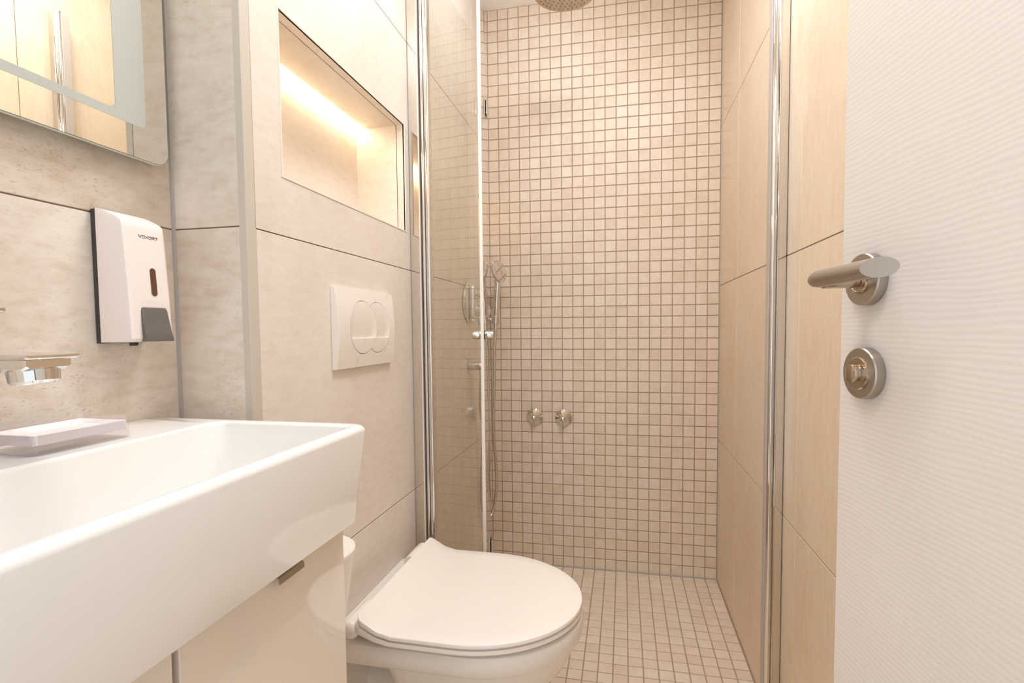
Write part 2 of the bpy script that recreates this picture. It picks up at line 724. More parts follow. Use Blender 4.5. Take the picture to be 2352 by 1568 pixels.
def holed_tile(y0, y1, z0, z1, h):
    bm = new()
    y0 += J / 2
    y1 -= J / 2
    z0 += J / 2
    z1 -= J / 2
    t = 0.006
    out = [Vector((XL, y, z)) for y, z in ((y0, z0), (y1, z0), (y1, z1), (y0, z1))]
    inn = [Vector((XL, y, z)) for y, z in ((h[0], h[2]), (h[1], h[2]), (h[1], h[3]), (h[0], h[3]))]
    d = Vector((-t, 0, 0))
    A = [bm.verts.new(p) for p in out]
    B = [bm.verts.new(p) for p in inn]
    C_ = [bm.verts.new(p + d) for p in out]
    D = [bm.verts.new(p + d) for p in inn]
    for i in range(4):
        j = (i + 1) % 4
        bm.faces.new((A[i], A[j], B[j], B[i]))
        bm.faces.new((A[i], A[j], C_[j], C_[i]))
        bm.faces.new((B[i], B[j], D[j], D[i]))
        bm.faces.new((C_[i], C_[j], D[j], D[i]))
    return obj('wall_tile', bm, 'tile_cream', wall_box)


holed_tile(us[0], us[1], ZJ[2], ZJ[3], holes[0])
holed_tile(us[2], us[3], ZJ[2], ZJ[3], holes[1])


def niche(N, deep):
    y0, y1, z0, z1 = N
    xb = XL - deep
    f = 0.022       # front strip of the lining
    t = 0.002
    bk = new()
    box(bk, (xb - 0.012, y0 - 0.002, z0 - 0.002), (xb, y1 + 0.002, z1 + 0.002))
    obj('niche_back', bk, 'tile_cream', wall_box)
    for a, c in ((xb, XL - f - 0.001), (XL - f + 0.001, XL - 0.001)):
        obj('niche_lining', box(new(), (a, y0 - t, z0 - t), (c, y0, z1 + t)), 'tile_cream', wall_box)
        obj('niche_lining', box(new(), (a, y1, z0 - t), (c, y1 + t, z1 + t)), 'tile_cream', wall_box)
        obj('niche_lining', box(new(), (a, y0, z0 - t), (c, y1, z0)), 'tile_cream', wall_box)
        a2 = a + 0.024 if a == xb else a
        obj('niche_lining', box(new(), (a2, y0, z1), (c, y1, z1 + t)), 'tile_cream', wall_box)
    # slim metal edge around the opening
    w = 0.0028
    for lo, hi in (((y0 - w, z0 - w), (y1 + w, z0)), ((y0 - w, z1), (y1 + w, z1 + w)), ((y0 - w, z0), (y0, z1)), ((y1, z0), (y1 + w, z1))):
        obj('niche_edge', box(new(), (XL - 0.004, lo[0], lo[1]), (XL + 0.0012, hi[0], hi[1])), 'niche_trim', wall_box)


niche(N1, ND)
niche(N2, 0.09)

# wall with the doorway, behind the camera
bm = new()
box(bm, (XM - 0.1, YF - 0.10, 0), (-0.42, YF, ZC))
box(bm, (-0.42, YF - 0.10, 2.05), (XR + 0.1, YF, ZC))
struct(obj('wall_front', bm, 'paint_white'))

# corner trims and silicone lines
struct(obj('trim_1', box(new(), (XL - 0.012, YR - 0.0008, 0), (XL + 0.0012, 0.6955, ZC), 0.0007, 1), 'edge_trim'))
struct(obj('trim_2', box(new(), (XM, YR - 0.0042, 0.0), (XM + 0.0042, YR, ZC)), 'silicone'))
struct(obj('trim_3', box(new(), (XR - 0.002, YB - 0.002, 0.0), (XR, YB, ZC)), 'silicone'))
struct(obj('trim_4', box(new(), (XL, YB - 0.002, 0.0), (XL + 0.002, YB, ZC)), 'silicone'))
struct(obj('trim_5', box(new(), (XL, YB - 0.004, 0.0), (XR, YB, 0.005)), 'silicone'))

# ------------------------------------------------------------------ white door standing open along the right wall
E0 = Vector((0.233, 0.610, 0))
PH = math.radians(-10)
DD = Vector((-math.sin(PH), -math.cos(PH), 0))          # along the leaf, towards the hinges
DN = Vector((-math.cos(PH), math.sin(PH), 0))           # out of the leaf, to the room
LEAF = 0.70


def dp(u, z, off=0.0):
    return E0 + DD * u + DN * off + Vector((0, 0, z))


bm = new()
for u0, u1 in ((0, LEAF),):
    vs = [bm.verts.new(dp(u, z, o_)) for u, z, o_ in ((u0, .01, 0), (u1, .01, 0), (u1, 2.02, 0), (u0, 2.02, 0), (u0, .01, -.04), (u1, .01, -.04), (u1, 2.02, -.04), (u0, 2.02, -.04))]
    for f in ((0, 1, 2, 3), (4, 5, 6, 7), (0, 1, 5, 4), (1, 2, 6, 5), (2, 3, 7, 6), (3, 0, 4, 7)):
        bm.faces.new([vs[i] for i in f])
bmesh.ops.bevel(bm, geom=list(bm.edges), offset=0.0015, segments=2, profile=0.5, affect='EDGES')
door = struct(obj('door_1', bm, 'door_white', at=(E0.x, E0.y, 0)), 'white door leaf with embossed horizontal grain, standing open at right')


def rosette(name, u, z, lab):
    r = obj(name, lathe(new(), dp(u, z, -0.001), DN, [(0.0245, 0), (0.0258, .0005), (0.0258, .0095), (0.0250, .0108), (0.0, .0108)], 48), 'brushed_steel', door, 30)
    r['label'] = lab
    return r


ros = rosette('handle_rosette', 0.047, 1.043, 'round brushed steel handle rosette')
obj('rosette_ring', lathe(new(), dp(0.047, 1.043, 0.0095), DN, [(0.0140, 0), (0.0140, .0022), (0.0125, .0030), (0.0118, .0022), (0.0, .0022)], 40), 'polished_steel', ros, 30)
# lever: neck out of the rosette, rounded elbow, straight grip cut off obliquely
bm = new()
cyl(bm, dp(0.047, 1.043, 0.010), dp(0.047, 1.043, 0.046), 0.0085, 0, 24)
lev = obj('lever_neck', bm, 'polished_steel', door, 35)
bm = new()
path = [dp(0.036, 1.0435, 0.047), dp(0.040, 1.0437, 0.050), dp(0.050, 1.044, 0.0515), dp(0.080, 1.0445, 0.0515), dp(0.110, 1.0448, 0.0515), dp(0.136, 1.045, 0.0515)]
zv = Vector((0, 0, 1))
rings = []
for i, p in enumerate(path):
    sc = (0.55, 0.85, 1, 1, 1, 1)[i]
    ring = []
    for k in range(28):
        a = 2 * math.pi * k / 28
        sh = -0.010 * math.cos(a) if i == len(path) - 1 else 0.0
        ring.append(p + DN * (0.0098 * sc * math.cos(a)) + zv * (0.0085 * sc * math.sin(a)) + DD * sh)
    rings.append(ring)
loft(bm, rings)
o = obj('lever_grip', bm, 'brushed_steel', door, 35)
o['label'] = 'brushed steel lever grip'
loc = rosette('lock_rosette', 0.047, 0.9495, 'round brushed steel lock rosette with thumb turn')
obj('rosette_ring', lathe(new(), dp(0.047, 0.9495, 0.0095), DN, [(0.0165, 0), (0.0165, .0016), (0.0155, .0022), (0.0, .0022)], 40), 'polished_steel', loc, 30)
bm = new()
cyl(bm, dp(0.047, 0.9495, 0.0112), dp(0.047, 0.9495, 0.0185), 0.0092, 0.001, 28)
obj('thumb_turn', bm, 'polished_steel', loc, 30)
bm = new()
for du in (-0.0108,):
    c = dp(0.047 + du, 0.9495, 0.0118)
    prism(bm, [c + DD * a + zv * b_ for a, b_ in ((-.0004, -.0080), (.0004, -.0080), (.0004, .0080), (-.0004, .0080))], DN * 0.0012)
obj('turn_slot', bm, 'dark_rubber', loc)

# ------------------------------------------------------------------ ceiling lamps
for L, r, lab in ((ROOM_LAMP, 0.21, 'flat round ceiling lamp above the washbasin'), (MID_LAMP, 0.21, 'flat round ceiling lamp between toilet and shower door')):
    t = thing('ceiling_lamp', lab, 'lamp', (L[0], L[1], ZC))
    obj('lamp_ring', lathe(new(), (L[0], L[1], ZC), (0, 0, -1), [(r, 0), (r + .010, 0.002), (r + .010, .018), (r, .020), (r, .010)], 40), 'white_plastic', t, 30)
    obj('diffuser', lathe(new(), (L[0], L[1], ZC), (0, 0, -1), [(r, .004), (r, .012), (0, .012)], 40), 'lamp_diffuser', t, 30)

L = SHOWER_FILL  # added globe, out of view, hung low to brighten ceiling and upper shower
t = thing('fill_globe', 'unseen glass globe added to brighten the shower ceiling', 'lamp', (L[0], L[1], ZC))
obj('fill_base', lathe(new(), (L[0], L[1], ZC), (0, 0, -1), [(0.045, 0), (0.045, 0.012), (0.040, .016), (0.018, .018), (0.018, .040), (0, .040)], 36), 'white_plastic', t, 30)
obj('glass_globe', lathe(new(), (L[0], L[1], L[2] + 0.066), (0, 0, -1), [(0.016, 0)] + [(0.068 * math.sin(math.radians(a)), 0.066 - 0.068 * math.cos(math.radians(a))) for a in range(20, 180, 10)] + [(0, 0.134)], 36), 'shower_glass', t, 60)

# ------------------------------------------------------------------ lit strips in the niches
for N, deep, lab in ((N1, ND, 'warm glowing light strip along the top of the wide wall niche'), (N2, 0.09, 'warm glowing light strip in the narrow shower niche')):
    xb = XL - deep
    t = thing('led_strip', lab, 'light strip', ((xb + 0.011), (N[0] + N[1]) / 2, N[3]))
    obj('strip_diffuser', box(new(), (xb + 0.0025, N[0], N[3] - 0.001), (xb + 0.0215, N[1], N[3] + 0.003), 0.0008, 1), 'led', t)
    obj('strip_channel', box(new(), (xb + 0.001, N[0], N[3] + 0.0032), (xb + 0.023, N[1], N[3] + 0.0045)), 'edge_trim', t)

# ------------------------------------------------------------------ shower door
ZG0, ZG1 = 0.012, 1.970
sd = thing('shower_door', 'frameless glass folding shower door with chrome profile, folded back to the left', 'shower door', (XL, 1.30, 0))
obj('wall_profile', box(new(), (XL + 0.0012, 1.283, 0.003), (-0.5355, 1.315, ZG1), 0.0006, 1), 'polished_alu', sd)
obj('profile_lip', box(new(), (-0.5362, 1.2812, 0.003), (-0.5336, 1.315, ZG1)), 'seal_clear', sd)
obj('profile_seal', box(new(), (-0.5334, 1.2850, 0.003), (-0.5306, 1.312, ZG1)), 'seal_dark', sd)
for nm, x0, x1, r in (('hinge_rail', -0.5301, -0.5216, 0.0036), ('pivot_rail', -0.5212, -0.5068, 0.0062)):
    bm = new()
    loft(bm, [rrect(x0, x1, 1.2845, 1.3085, r, z, 8) for z in (0.004, ZG1)])
    obj(nm, bm, 'chrome', sd, 40)
P0 = Vector((-0.5140, 1.3090, 0))
P1 = Vector((-0.4780, 1.7550, 0))
P2 = Vector((-0.3865, 1.3560, 0))


def panel(name, a, c, t, z0, z1, mat, parent, bev=0.0):
    d = (c - a).normalized()
    n = Vector((-d.y, d.x, 0)) * t / 2
    bm = new()
    vs = [bm.verts.new(p + s_ * n + Vector((0, 0, z))) for z in (z0, z1) for p, s_ in ((a, 1), (c, 1), (c, -1), (a, -1))]
    for f in ((0, 1, 2, 3), (4, 5, 6, 7), (0, 1, 5, 4), (1, 2, 6, 5), (2, 3, 7, 6), (3, 0, 4, 7)):
        bm.faces.new([vs[i] for i in f])
    if bev:
        bmesh.ops.bevel(bm, geom=list(bm.edges), offset=bev, segments=1, affect='EDGES')
    return obj(name, bm, mat, parent)


d1 = (P1 - P0).normalized()
d2 = (P1 - P2).normalized()
g1 = panel('glass_panel', P0, P1 - d1 * 0.012, 0.006, ZG0, ZG1, 'shower_glass', sd)
g2 = panel('glass_panel', P2 + d2 * 0.010, P1 - d2 * 0.004, 0.006, ZG0, ZG1, 'shower_glass', sd)
o = panel('edge_seal', P2, P2 + d2 * 0.012, 0.0095, ZG0, ZG1, 'seal_clear', sd, 0.001)
o['label'] = 'pale plastic edge strip'
panel('fold_seal', P1 - d2 * 0.002, P1 + d2 * 0.003, 0.006, ZG0, ZG1, 'seal_grey', sd)
n1 = Vector((-d1.y, d1.x, 0))
n2 = Vector((-d2.y, d2.x, 0))
for zh in (1.767, 0.213):
    h = panel('hinge', P1 - d2 * 0.052 - n2 * 0.0075, P1 - d2 * 0.004 - n2 * 0.0075, 0.006, zh - 0.030, zh + 0.030, 'chrome', sd, 0.0015)
    panel('hinge_leaf', P1 - d2 * 0.052 + n2 * 0.0075, P1 - d2 * 0.004 + n2 * 0.0075, 0.006, zh - 0.030, zh + 0.030, 'chrome', h, 0.0015)
    panel('hinge_leaf', P1 - d1 * 0.060 - n1 * 0.0075, P1 - d1 * 0.016 - n1 * 0.0075, 0.006, zh - 0.030, zh + 0.030, 'chrome', h, 0.0015)
    bm = new()
    cyl(bm, P1 + Vector((-0.004, 0.008, zh - 0.028)), P1 + Vector((-0.004, 0.008, zh + 0.028)), 0.006, 0.001, 20)
    obj('hinge_pin', bm, 'chrome', h, 35)
kc = P2 + d2 * 0.050 + Vector((0, 0, 0.981))
bm = new()
sgn = 1 if n2.x > 0 else -1
nr = n2 * sgn
cyl(bm, kc + nr * 0.003, kc + nr * 0.030, 0.0115, 0.0015, 32)
k1 = obj('knob', bm, 'chrome', sd, 35)
bm = new()
cyl(bm, kc - nr * 0.003, kc - nr * 0.030, 0.0115, 0.0015, 32)
obj('knob', bm, 'chrome', sd, 35)
for s_ in (1, -1):
    bm = new()
    cyl(bm, kc + nr * s_ * 0.0032, kc + nr * s_ * 0.0062, 0.0120, 0, 28)
    obj('knob_washer', bm, 'dark_rubber', k1, 35)

# strike profile on the right wall
sp = thing('strike_profile', 'polished aluminium wall profile with pale magnetic strip on the right shower wall', 'profile', (XR, 1.26, 0))
obj('profile', box(new(), (0.346, 1.250, 0.003), (XR - 0.0012, 1.284, ZG1), 0.0006, 1), 'polished_alu', sp)
obj('profile_ridge', box(new(), (0.3435, 1.248, 0.003), (0.3462, 1.284, ZG1), 0.0008, 1), 'chrome', sp)
bm = new()
cyl(bm, (0.3372, 1.2585, 0.003), (0.3372, 1.2585, ZG1), 0.0068, 0.0008, 36)
obj('profile_tube', bm, 'chrome', sp, 35)
obj('magnet_strip', box(new(), (0.3285, 1.2605, 0.004), (0.3345, 1.284, ZG1 - 0.004), 0.001, 1), 'seal_grey', sp)

# ------------------------------------------------------------------ shower fittings
XW = XL + 0.0008
ym = 1.800
mx = thing('shower_mixer', 'chrome concealed shower mixer, round plate with two stub handles behind the glass', 'mixer', (XW, ym, 1.098))
obj('cover_plate', lathe(new(), (XW, ym, 1.098), (1, 0, 0), [(0.074, 0), (0.0765, .0015), (0.0765, .006), (0.074, .009), (0.0, .0095)], 56), 'chrome', mx, 30)
obj('valve_body', box(new(), (XW + 0.0085, ym - 0.024, 1.035), (XW + 0.030, ym + 0.024, 1.160), 0.010, 3), 'chrome', mx, 40)
for zz, r in ((1.128, 0.0155), (1.066, 0.021)):
    h = obj('stub_handle', lathe(new(), (XW + 0.028, ym, zz), (1, 0, 0), [(r, 0), (r, .030), (r - .002, .032), (r - .004, .032), (r - .004, .050), (r - .006, .052), (0, .052)], 36), 'chrome', mx, 30)
    bm = new()
    cyl(bm, (XW + 0.066, ym, zz), (XW + 0.066, ym - 0.006, zz + r + 0.006), 0.003, 0.0006, 14)
    obj('handle_pin', bm, 'chrome', h, 35)

ot = thing('hose_outlet', 'small chrome hose outlet elbow below the shower mixer', 'outlet', (XW, ym, 0.861))
obj('flange', lathe(new(), (XW, ym, 0.861), (1, 0, 0), [(0.024, 0), (0.025, .001), (0.025, .004), (0.021, .006), (0, .006)], 36), 'chrome', ot, 30)
obj('elbow', lathe(new(), (XW + 0.005, ym, 0.861), (1, 0, 0), [(0.0165, 0), (0.0165, .050), (0.015, .053), (0, .053)], 32), 'chrome', ot, 30)
bm = new()
cyl(bm, (XW + 0.045, ym, 0.847), (XW + 0.045, ym, 0.826), 0.0090, 0.001, 24)
obj('hose_nut', bm, 'chrome', ot, 35)

# hand shower on its holder
hx, hy, hz = -0.497, 1.945, 1.034
hh = thing('shower_holder', 'chrome wall holder carrying the hand shower', 'holder', (XW, hy, hz))
obj('holder_plate', lathe(new(), (XW, hy, hz), (1, 0, 0), [(0.023, 0), (0.024, .001), (0.024, .005), (0.020, .008), (0, .008)], 36), 'chrome', hh, 30)
bm = new()
cyl(bm, (XW + 0.006, hy, hz), (hx - 0.014, hy, hz), 0.010, 0.001, 28)
obj('holder_arm', bm, 'chrome', hh, 35)
ax_ = Vector((0.06, -0.03, 1)).normalized()
obj('holder_cup', lathe(new(), Vector((hx, hy, hz)) - ax_ * 0.016, ax_, [(0.0140, 0), (0.0175, .002), (0.0185, .030), (0.0165, .033), (0.0125, .033), (0.0110, 0.001)], 36), 'chrome', hh, 30)

hs = thing('hand_shower', 'chrome hand shower hanging upright by the back corner', 'hand shower', (hx, hy, hz))
base = Vector((hx, hy, hz))
pts = [base - ax_ * 0.020, base + ax_ * 0.02, base + ax_ * 0.08, base + ax_ * 0.130 + Vector((0.001, 0, 0)), base + ax_ * 0.160 + Vector((-0.001, 0, 0))]
cp = catmull(pts, 6)
rad = [0.0100 + 0.003 * min(1, i / 8) - 0.001 * (i / len(cp)) for i in range(len(cp))]
bm = new()
tube(bm, cp, 0.011, 20, rad)
obj('handle', bm, 'chrome', hs, 40)
hc = base + ax_ * 0.190 + Vector((0.000, 0, 0))
hd = Vector((0.90, -0.34, 0.20)).normalized()
obj('spray_head', lathe(new(), hc - hd * 0.014, hd, [(0.012, 0), (0.026, .003), (0.038, .009), (0.0445, .016), (0.0450, .022), (0.0435, .0245), (0.041, .0245)], 48), 'chrome', hs, 40)
obj('spray_face', lathe(new(), hc + hd * 0.0085, hd, [(0.0425, 0), (0.041, .0025), (0, .0030)], 48), 'chrome', hs, 30)
bm = new()
cyl(bm, base - ax_ * 0.019, base - ax_ * 0.046, 0.0078, 0.001, 24)
obj('hose_cone', bm, 'chrome', hs, 35)

# flexible hose from the outlet, in a low loop, up to the hand shower
p_out = Vector((XW + 0.045, ym, 0.826))
p_in = base - ax_ * 0.046
hp = [p_out, p_out + Vector((-0.004, 0.003, -0.05)), Vector((-0.533, 1.835, 0.700)), Vector((-0.531, 1.868, 0.600)), Vector((-0.542, 1.880, 0.479)), Vector((-0.548, 1.882, 0.390)),
      Vector((-0.546, 1.889, 0.302)), Vector((-0.536, 1.910, 0.245)), Vector((-0.520, 1.938, 0.252)), Vector((-0.510, 1.955, 0.310)), Vector((-0.505, 1.960, 0.385)), Vector((-0.507, 1.955, 0.470)), Vector((-0.513, 1.950, 0.580)), Vector((-0.508, 1.948, 0.760)), Vector((-0.504, 1.946, 0.910)), p_in]
bm = new()
tube(bm, catmull(hp, 8), 0.0066, 12)
tag(obj('shower_hose', bm, 'hose_chrome', None, 60, at=p_out), 'thin silver shower hose hanging in a low loop', 'hose')

# capped valves on the back wall
for i, (x, z, ang, lab) in enumerate(((-0.361, 0.632, 0.3, 'left one of two chrome conical caps on the mosaic wall'), (-0.241, 0.630, 0.0, 'right one of two chrome conical caps on the mosaic wall'))):
    t = thing('valve_cap', lab, 'valve cap', (x, YB, z), 'conical caps on the mosaic wall')
    obj('cone', lathe(new(), (x, YB - 0.0008, z), (0, -1, 0), [(0.0330, 0), (0.0345, .0015), (0.0345, .0035), (0.0120, .024), (0.0110, .026), (0, .026)], 56), 'chrome', t, 25)
    k = obj('tip', lathe(new(), (x, YB - 0.026, z), (0, -1, 0), [(0.0105, 0), (0.0120, .003), (0.0120, .006), (0.0098, .013), (0.0060, .017), (0, .0180)], 32), 'chrome', t, 40)

# rain shower on a ceiling arm
rs = thing('rain_shower', 'round chrome rain shower head under the shower ceiling', 'shower head', (-0.180, 1.625, 2.05))
rx, ry, rz = -0.180, 1.625, 2.050
obj('head_plate', lathe(new(), (rx, ry, rz), (0, 0, 1), [(0, 0), (0.0985, 0.0), (0.1010, .0012), (0.1015, .003), (0.1010, .0055), (0.050, .011), (0.018, .020), (0, .022)], 72), 'polished_steel', rs, 25)
bm = new()
for ring in range(1, 7):
    n = ring * 6
    for k in range(n):
        a = 2 * math.pi * k / n
        r = ring * 0.0145
        lathe(bm, (rx + r * math.cos(a), ry + r * math.sin(a), rz + 0.0002), (0, 0, -1), [(0.0022, 0), (0.0019, .0015), (0, .0019)], 6)
o = obj('nozzles', bm, 'nozzle', rs)
o['kind'] = 'stuff'
bm = new()
cyl(bm, (rx, ry, rz + 0.018), (rx, ry, ZC - 0.006), 0.011, 0, 24)
obj('ceiling_arm', bm, 'chrome', rs, 40)
obj('arm_flange', lathe(new(), (rx, ry, ZC - 0.0005), (0, 0, -1), [(0.030, 0), (0.030, .004), (0.024, .008), (0, .008)], 36), 'chrome', rs, 30)

# ------------------------------------------------------------------ washbasin
BZ = 0.869
BX0, BX1, BY0, BY1 = XM + 0.0015, -0.3455, 0.030, 0.6355
n = 8
R = []
# outside: from the underside up, front and side leaning outwards
for dz, inx, r in ((0.0, 0.020, 0.010), (0.003, 0.0175, 0.012), (0.060, 0.0100, 0.014)):
    R.append(rrect(BX0, BX1 - inx, BY0 + inx * .08, BY1 - inx * .08, r, 0.7315 + dz, n))
for k in range(7):
    a = math.pi / 2 * k / 6
    e = 0.0095
    R.append(rrect(BX0, BX1 - e * (1 - math.cos(a)), BY0 + e * (1 - math.cos(a)), BY1 - e * (1 - math.cos(a)), 0.014, BZ - e + e * math.sin(a), n))
IX0, IX1, IY0, IY1 = -0.571, -0.3580, 0.052, 0.6135
for k in range(6):
    a = math.pi / 2 * k / 5
    e = 0.0045
    R.append(rrect(IX0 - e * (1 - math.sin(a)), IX1 + e * (1 - math.sin(a)), IY0 - e * (1 - math.sin(a)), IY1 + e * (1 - math.sin(a)), 0.022, BZ - e * (1 - math.cos(a)), n))
for t_, z in ((0.25, 0.845), (0.6, 0.80), (0.85, 0.775), (1.0, 0.764), (1.5, 0.757), (2.6, 0.754)):
    d = 0.012 * t_
    R.append(rrect(IX0 + d, IX1 - d * 0.6, IY0 + d, IY1 - d, 0.024 + 0.004 * t_, z, n))
bm = new()
loft(bm, R)
wb = thing('washbasin', 'white rectangular ceramic washbasin with deep front apron', 'washbasin', (-0.52, 0.335, 0.7315))
obj('basin', bm, 'ceramic', wb, 32)
obj('waste', lathe(new(), (-0.46, 0.335, 0.7535), (0, 0, 1), [(0.030, 0), (0.031, .002), (0.026, .004), (0, .0045)], 36), 'chrome', wb, 30)

# vanity cabinet below
VX = -0.386
vc = thing('vanity_cabinet', 'glossy cream vanity cabinet hanging under the washbasin', 'cabinet', (-0.54, 0.335, 0.26))
obj('carcass', box(new(), (XM + 0.0015, 0.044, 0.262), (VX - 0.019, 0.628, 0.7305)), 'vanity_body', vc)
for y0, y1, hb in ((0.3625, 0.6300, (0.483, 0.5275)), (0.040, 0.3555, (0.180, 0.2245))):
    dr = obj('door', box(new(), (VX - 0.018, y0, 0.258), (VX, y1, 0.7205), 0.0010, 2), 'vanity_gloss', vc)
    bm = new()
    prof = [(VX - 0.012, 0.7212), (VX - 0.012, 0.7225), (VX + 0.004, 0.7225), (VX + 0.0095, 0.7205), (VX + 0.0105, 0.7135), (VX + 0.0093, 0.7130), (VX + 0.0082, 0.7195), (VX + 0.003, 0.7212)]
    prism(bm, [Vector((a, hb[0], z)) for a, z in prof], (0, hb[1] - hb[0], 0))
    o = obj('tab_handle', bm, 'tab_steel', dr)
    o['label'] = 'small metal tab handle'
obj('gap_strip', box(new(), (VX - 0.016, 0.356, 0.262), (VX - 0.010, 0.362, 0.7205)), 'shadow_gap', vc)

# soap dish on the ledge
sdx0, sdx1, sdy0, sdy1 = -0.672, -0.5925, 0.401, 0.5065
so = thing('soap_dish', 'clear acrylic soap dish with white inset tray on the basin ledge', 'soap dish', (-0.633, 0.454, BZ))
zb = BZ + 0.0006
bm = new()
Rg = [rrect(sdx0 + .002, sdx1 - .002, sdy0 + .002, sdy1 - .002, 0.008, zb, 5), rrect(sdx0, sdx1, sdy0, sdy1, 0.009, zb + .002, 5), rrect(sdx0, sdx1, sdy0, sdy1, 0.009, zb + .0255, 5),
      rrect(sdx0 + .0012, sdx1 - .0012, sdy0 + .0012, sdy1 - .0012, 0.008, zb + .0265, 5), rrect(sdx0 + .0024, sdx1 - .0024, sdy0 + .0024, sdy1 - .0024, 0.007, zb + .0265, 5),
      rrect(sdx0 + .0027, sdx1 - .0027, sdy0 + .0027, sdy1 - .0027, 0.007, zb + .0255, 5), rrect(sdx0 + .0027, sdx1 - .0027, sdy0 + .0027, sdy1 - .0027, 0.007, zb + .010, 5)]
loft(bm, Rg)
obj('acrylic_case', bm, 'clear_acrylic', so, 30)
bm = new()
q = 0.0031
Rg = [rrect(sdx0 + q, sdx1 - q, sdy0 + q, sdy1 - q, 0.0055, zb + .0104, 5), rrect(sdx0 + q, sdx1 - q, sdy0 + q, sdy1 - q, 0.0055, zb + .0205, 5),
      rrect(sdx0 + q + .003, sdx1 - q - .003, sdy0 + q + .003, sdy1 - q - .003, 0.005, zb + .0205, 5), rrect(sdx0 + q + .005, sdx1 - q - .005, sdy0 + q + .005, sdy1 - q - .005, 0.005, zb + .0155, 5)]
loft(bm, Rg)
obj('tray', bm, 'tray_white', so, 30)

# wall faucet, only its tip is in view
FY = 0.365
fa = thing('wall_faucet', 'chrome wall-mounted faucet with angular spout over the basin', 'faucet', (XM + 0.0008, FY, 0.968))
obj('wall_plate', box(new(), (XM + 0.0008, FY - 0.10, 0.940), (XM + 0.008, FY + 0.035, 1.000), 0.002, 2), 'chrome', fa)
bm = new()
for prof in (((XM + 0.006, 0.020, 0.9730, 0.9800), (-0.600, 0.0215, 0.9725, 0.9790), (-0.545, 0.0228, 0.9725, 0.9780), (-0.5130, 0.0228, 0.9735, 0.9775), (-0.5110, 0.0222, 0.9750, 0.9772)),
             ((XM + 0.006, 0.016, 0.9500, 0.9732), (-0.600, 0.0150, 0.9570, 0.9730), (-0.566, 0.0150, 0.9600, 0.9730), (-0.558, 0.0195, 0.9610, 0.9730), (-0.545, 0.0205, 0.9625, 0.9730), (-0.5225, 0.0200, 0.9630, 0.9730), (-0.5170, 0.0185, 0.9660, 0.9730))):
    rings = []
    for x, hw, z0, z1 in prof:
        e = min(0.0015, (z1 - z0) * 0.3)
        rings.append([Vector((x, FY + a_, b_)) for a_, b_ in ((-hw * .88, z0), (hw * .88, z0), (hw, z0 + e), (hw, z1 - e), (hw * .97, z1), (-hw * .97, z1), (-hw, z1 - e), (-hw, z0 + e))])
    loft(bm, rings)
spt = obj('spout', bm, 'chrome', fa, 25)
obj('aerator_ring', lathe(new(), (-0.5365, FY, 0.9640), (0.12, 0, -1), [(0.0180, 0), (0.0190, .0015), (0.0182, .0115), (0.0162, .0138), (0.0146, .0125)], 36), 'chrome', spt, 30)
obj('aerator_screen', lathe(new(), (-0.5365, FY, 0.9640), (0.12, 0, -1), [(0.0154, 0.003), (0.0154, .0124), (0, .0127)], 36), 'aerator', spt, 30)
bm = new()
cyl(bm, (XM + 0.006, FY - 0.055, 0.972), (XM + 0.045, FY - 0.055, 0.972), 0.020, 0.002, 32)
hb = obj('lever_hub', bm, 'chrome', fa, 35)
bm = new()
rings = []
for t_, hw, th in ((0, .009, .004), (0.4, .010, .0035), (0.85, .011, .003), (0.97, .008, .0025), (1.0, .003, .0015)):
    c = Vector((XM + 0.040, FY - 0.055, 0.985)).lerp(Vector((-0.5655, FY - 0.001, 1.0195)), t_)
    rings.append([c + Vector((0.55, -0.83, 0)) * a + Vector((0, 0, b_)) for a, b_ in ((-hw, -th * .4), (-hw * .6, -th), (hw * .6, -th), (hw, -th * .4), (hw, th * .4), (hw * .6, th), (-hw * .6, th), (-hw, th * .4))])
loft(bm, rings)
obj('lever', bm, 'chrome', hb, 40)

# ------------------------------------------------------------------ soap dispenser
ds = thing('soap_dispenser', 'white wall soap dispenser with dark grey push lever', 'soap dispenser', (XM, 0.58, 0.984))
DY0, DY1 = 0.548, 0.6145
obj('back_plate', box(new(), (XM + 0.0004, DY0, 0.9825), (XM + 0.0082, DY1, 1.1620), 0.0012, 2), 'black_plastic', ds)
bm = new()
rings = []
lev_ = [(0.9838, -0.644, .0075), (0.9848, -0.6385, .0045), (0.989, -0.6365, .004), (1.02, -0.638, .004), (1.06, -0.640, .004), (1.10, -0.6425, .004), (1.135, -0.6450, .004), (1.1425, -0.6458, .004), (1.1465, -0.6475, .0042), (1.1495, -0.6510, .0042), (1.1530, -0.6580, .004), (1.1570, -0.6670, .003), (1.1605, -0.6760, .002), (1.1627, -0.6850, .001)]
for z, xf, b_ in lev_:
    x0 = XM + 0.0085
    b2 = min(b_, (xf - x0) * 0.9)
    c2 = b2 * 0.4
    rings.append([Vector(p) for p in ((x0, DY0, z), (x0, DY1, z), (xf - b2 * 2.5 - .001, DY1 - .0004, z), (xf - b2 * .6, DY1 - b2 + c2, z), (xf - .0003, DY1 - b2 - .002, z), (xf, (DY0 + DY1) / 2, z), (xf - .0003, DY0 + b2 + .002, z), (xf - b2 * .6, DY0 + b2 - c2, z), (xf - b2 * 2.5 - .001, DY0 + .0004, z))])
loft(bm, rings)
body = obj('cover', bm, 'dispenser_white', ds, 24)


def front_x(z):
    for (z0, a, _), (z1, c, _) in zip(lev_[:-1], lev_[1:]):
        if z0 <= z <= z1:
            return a + (c - a) * (z - z0) / (z1 - z0)
    return -0.64


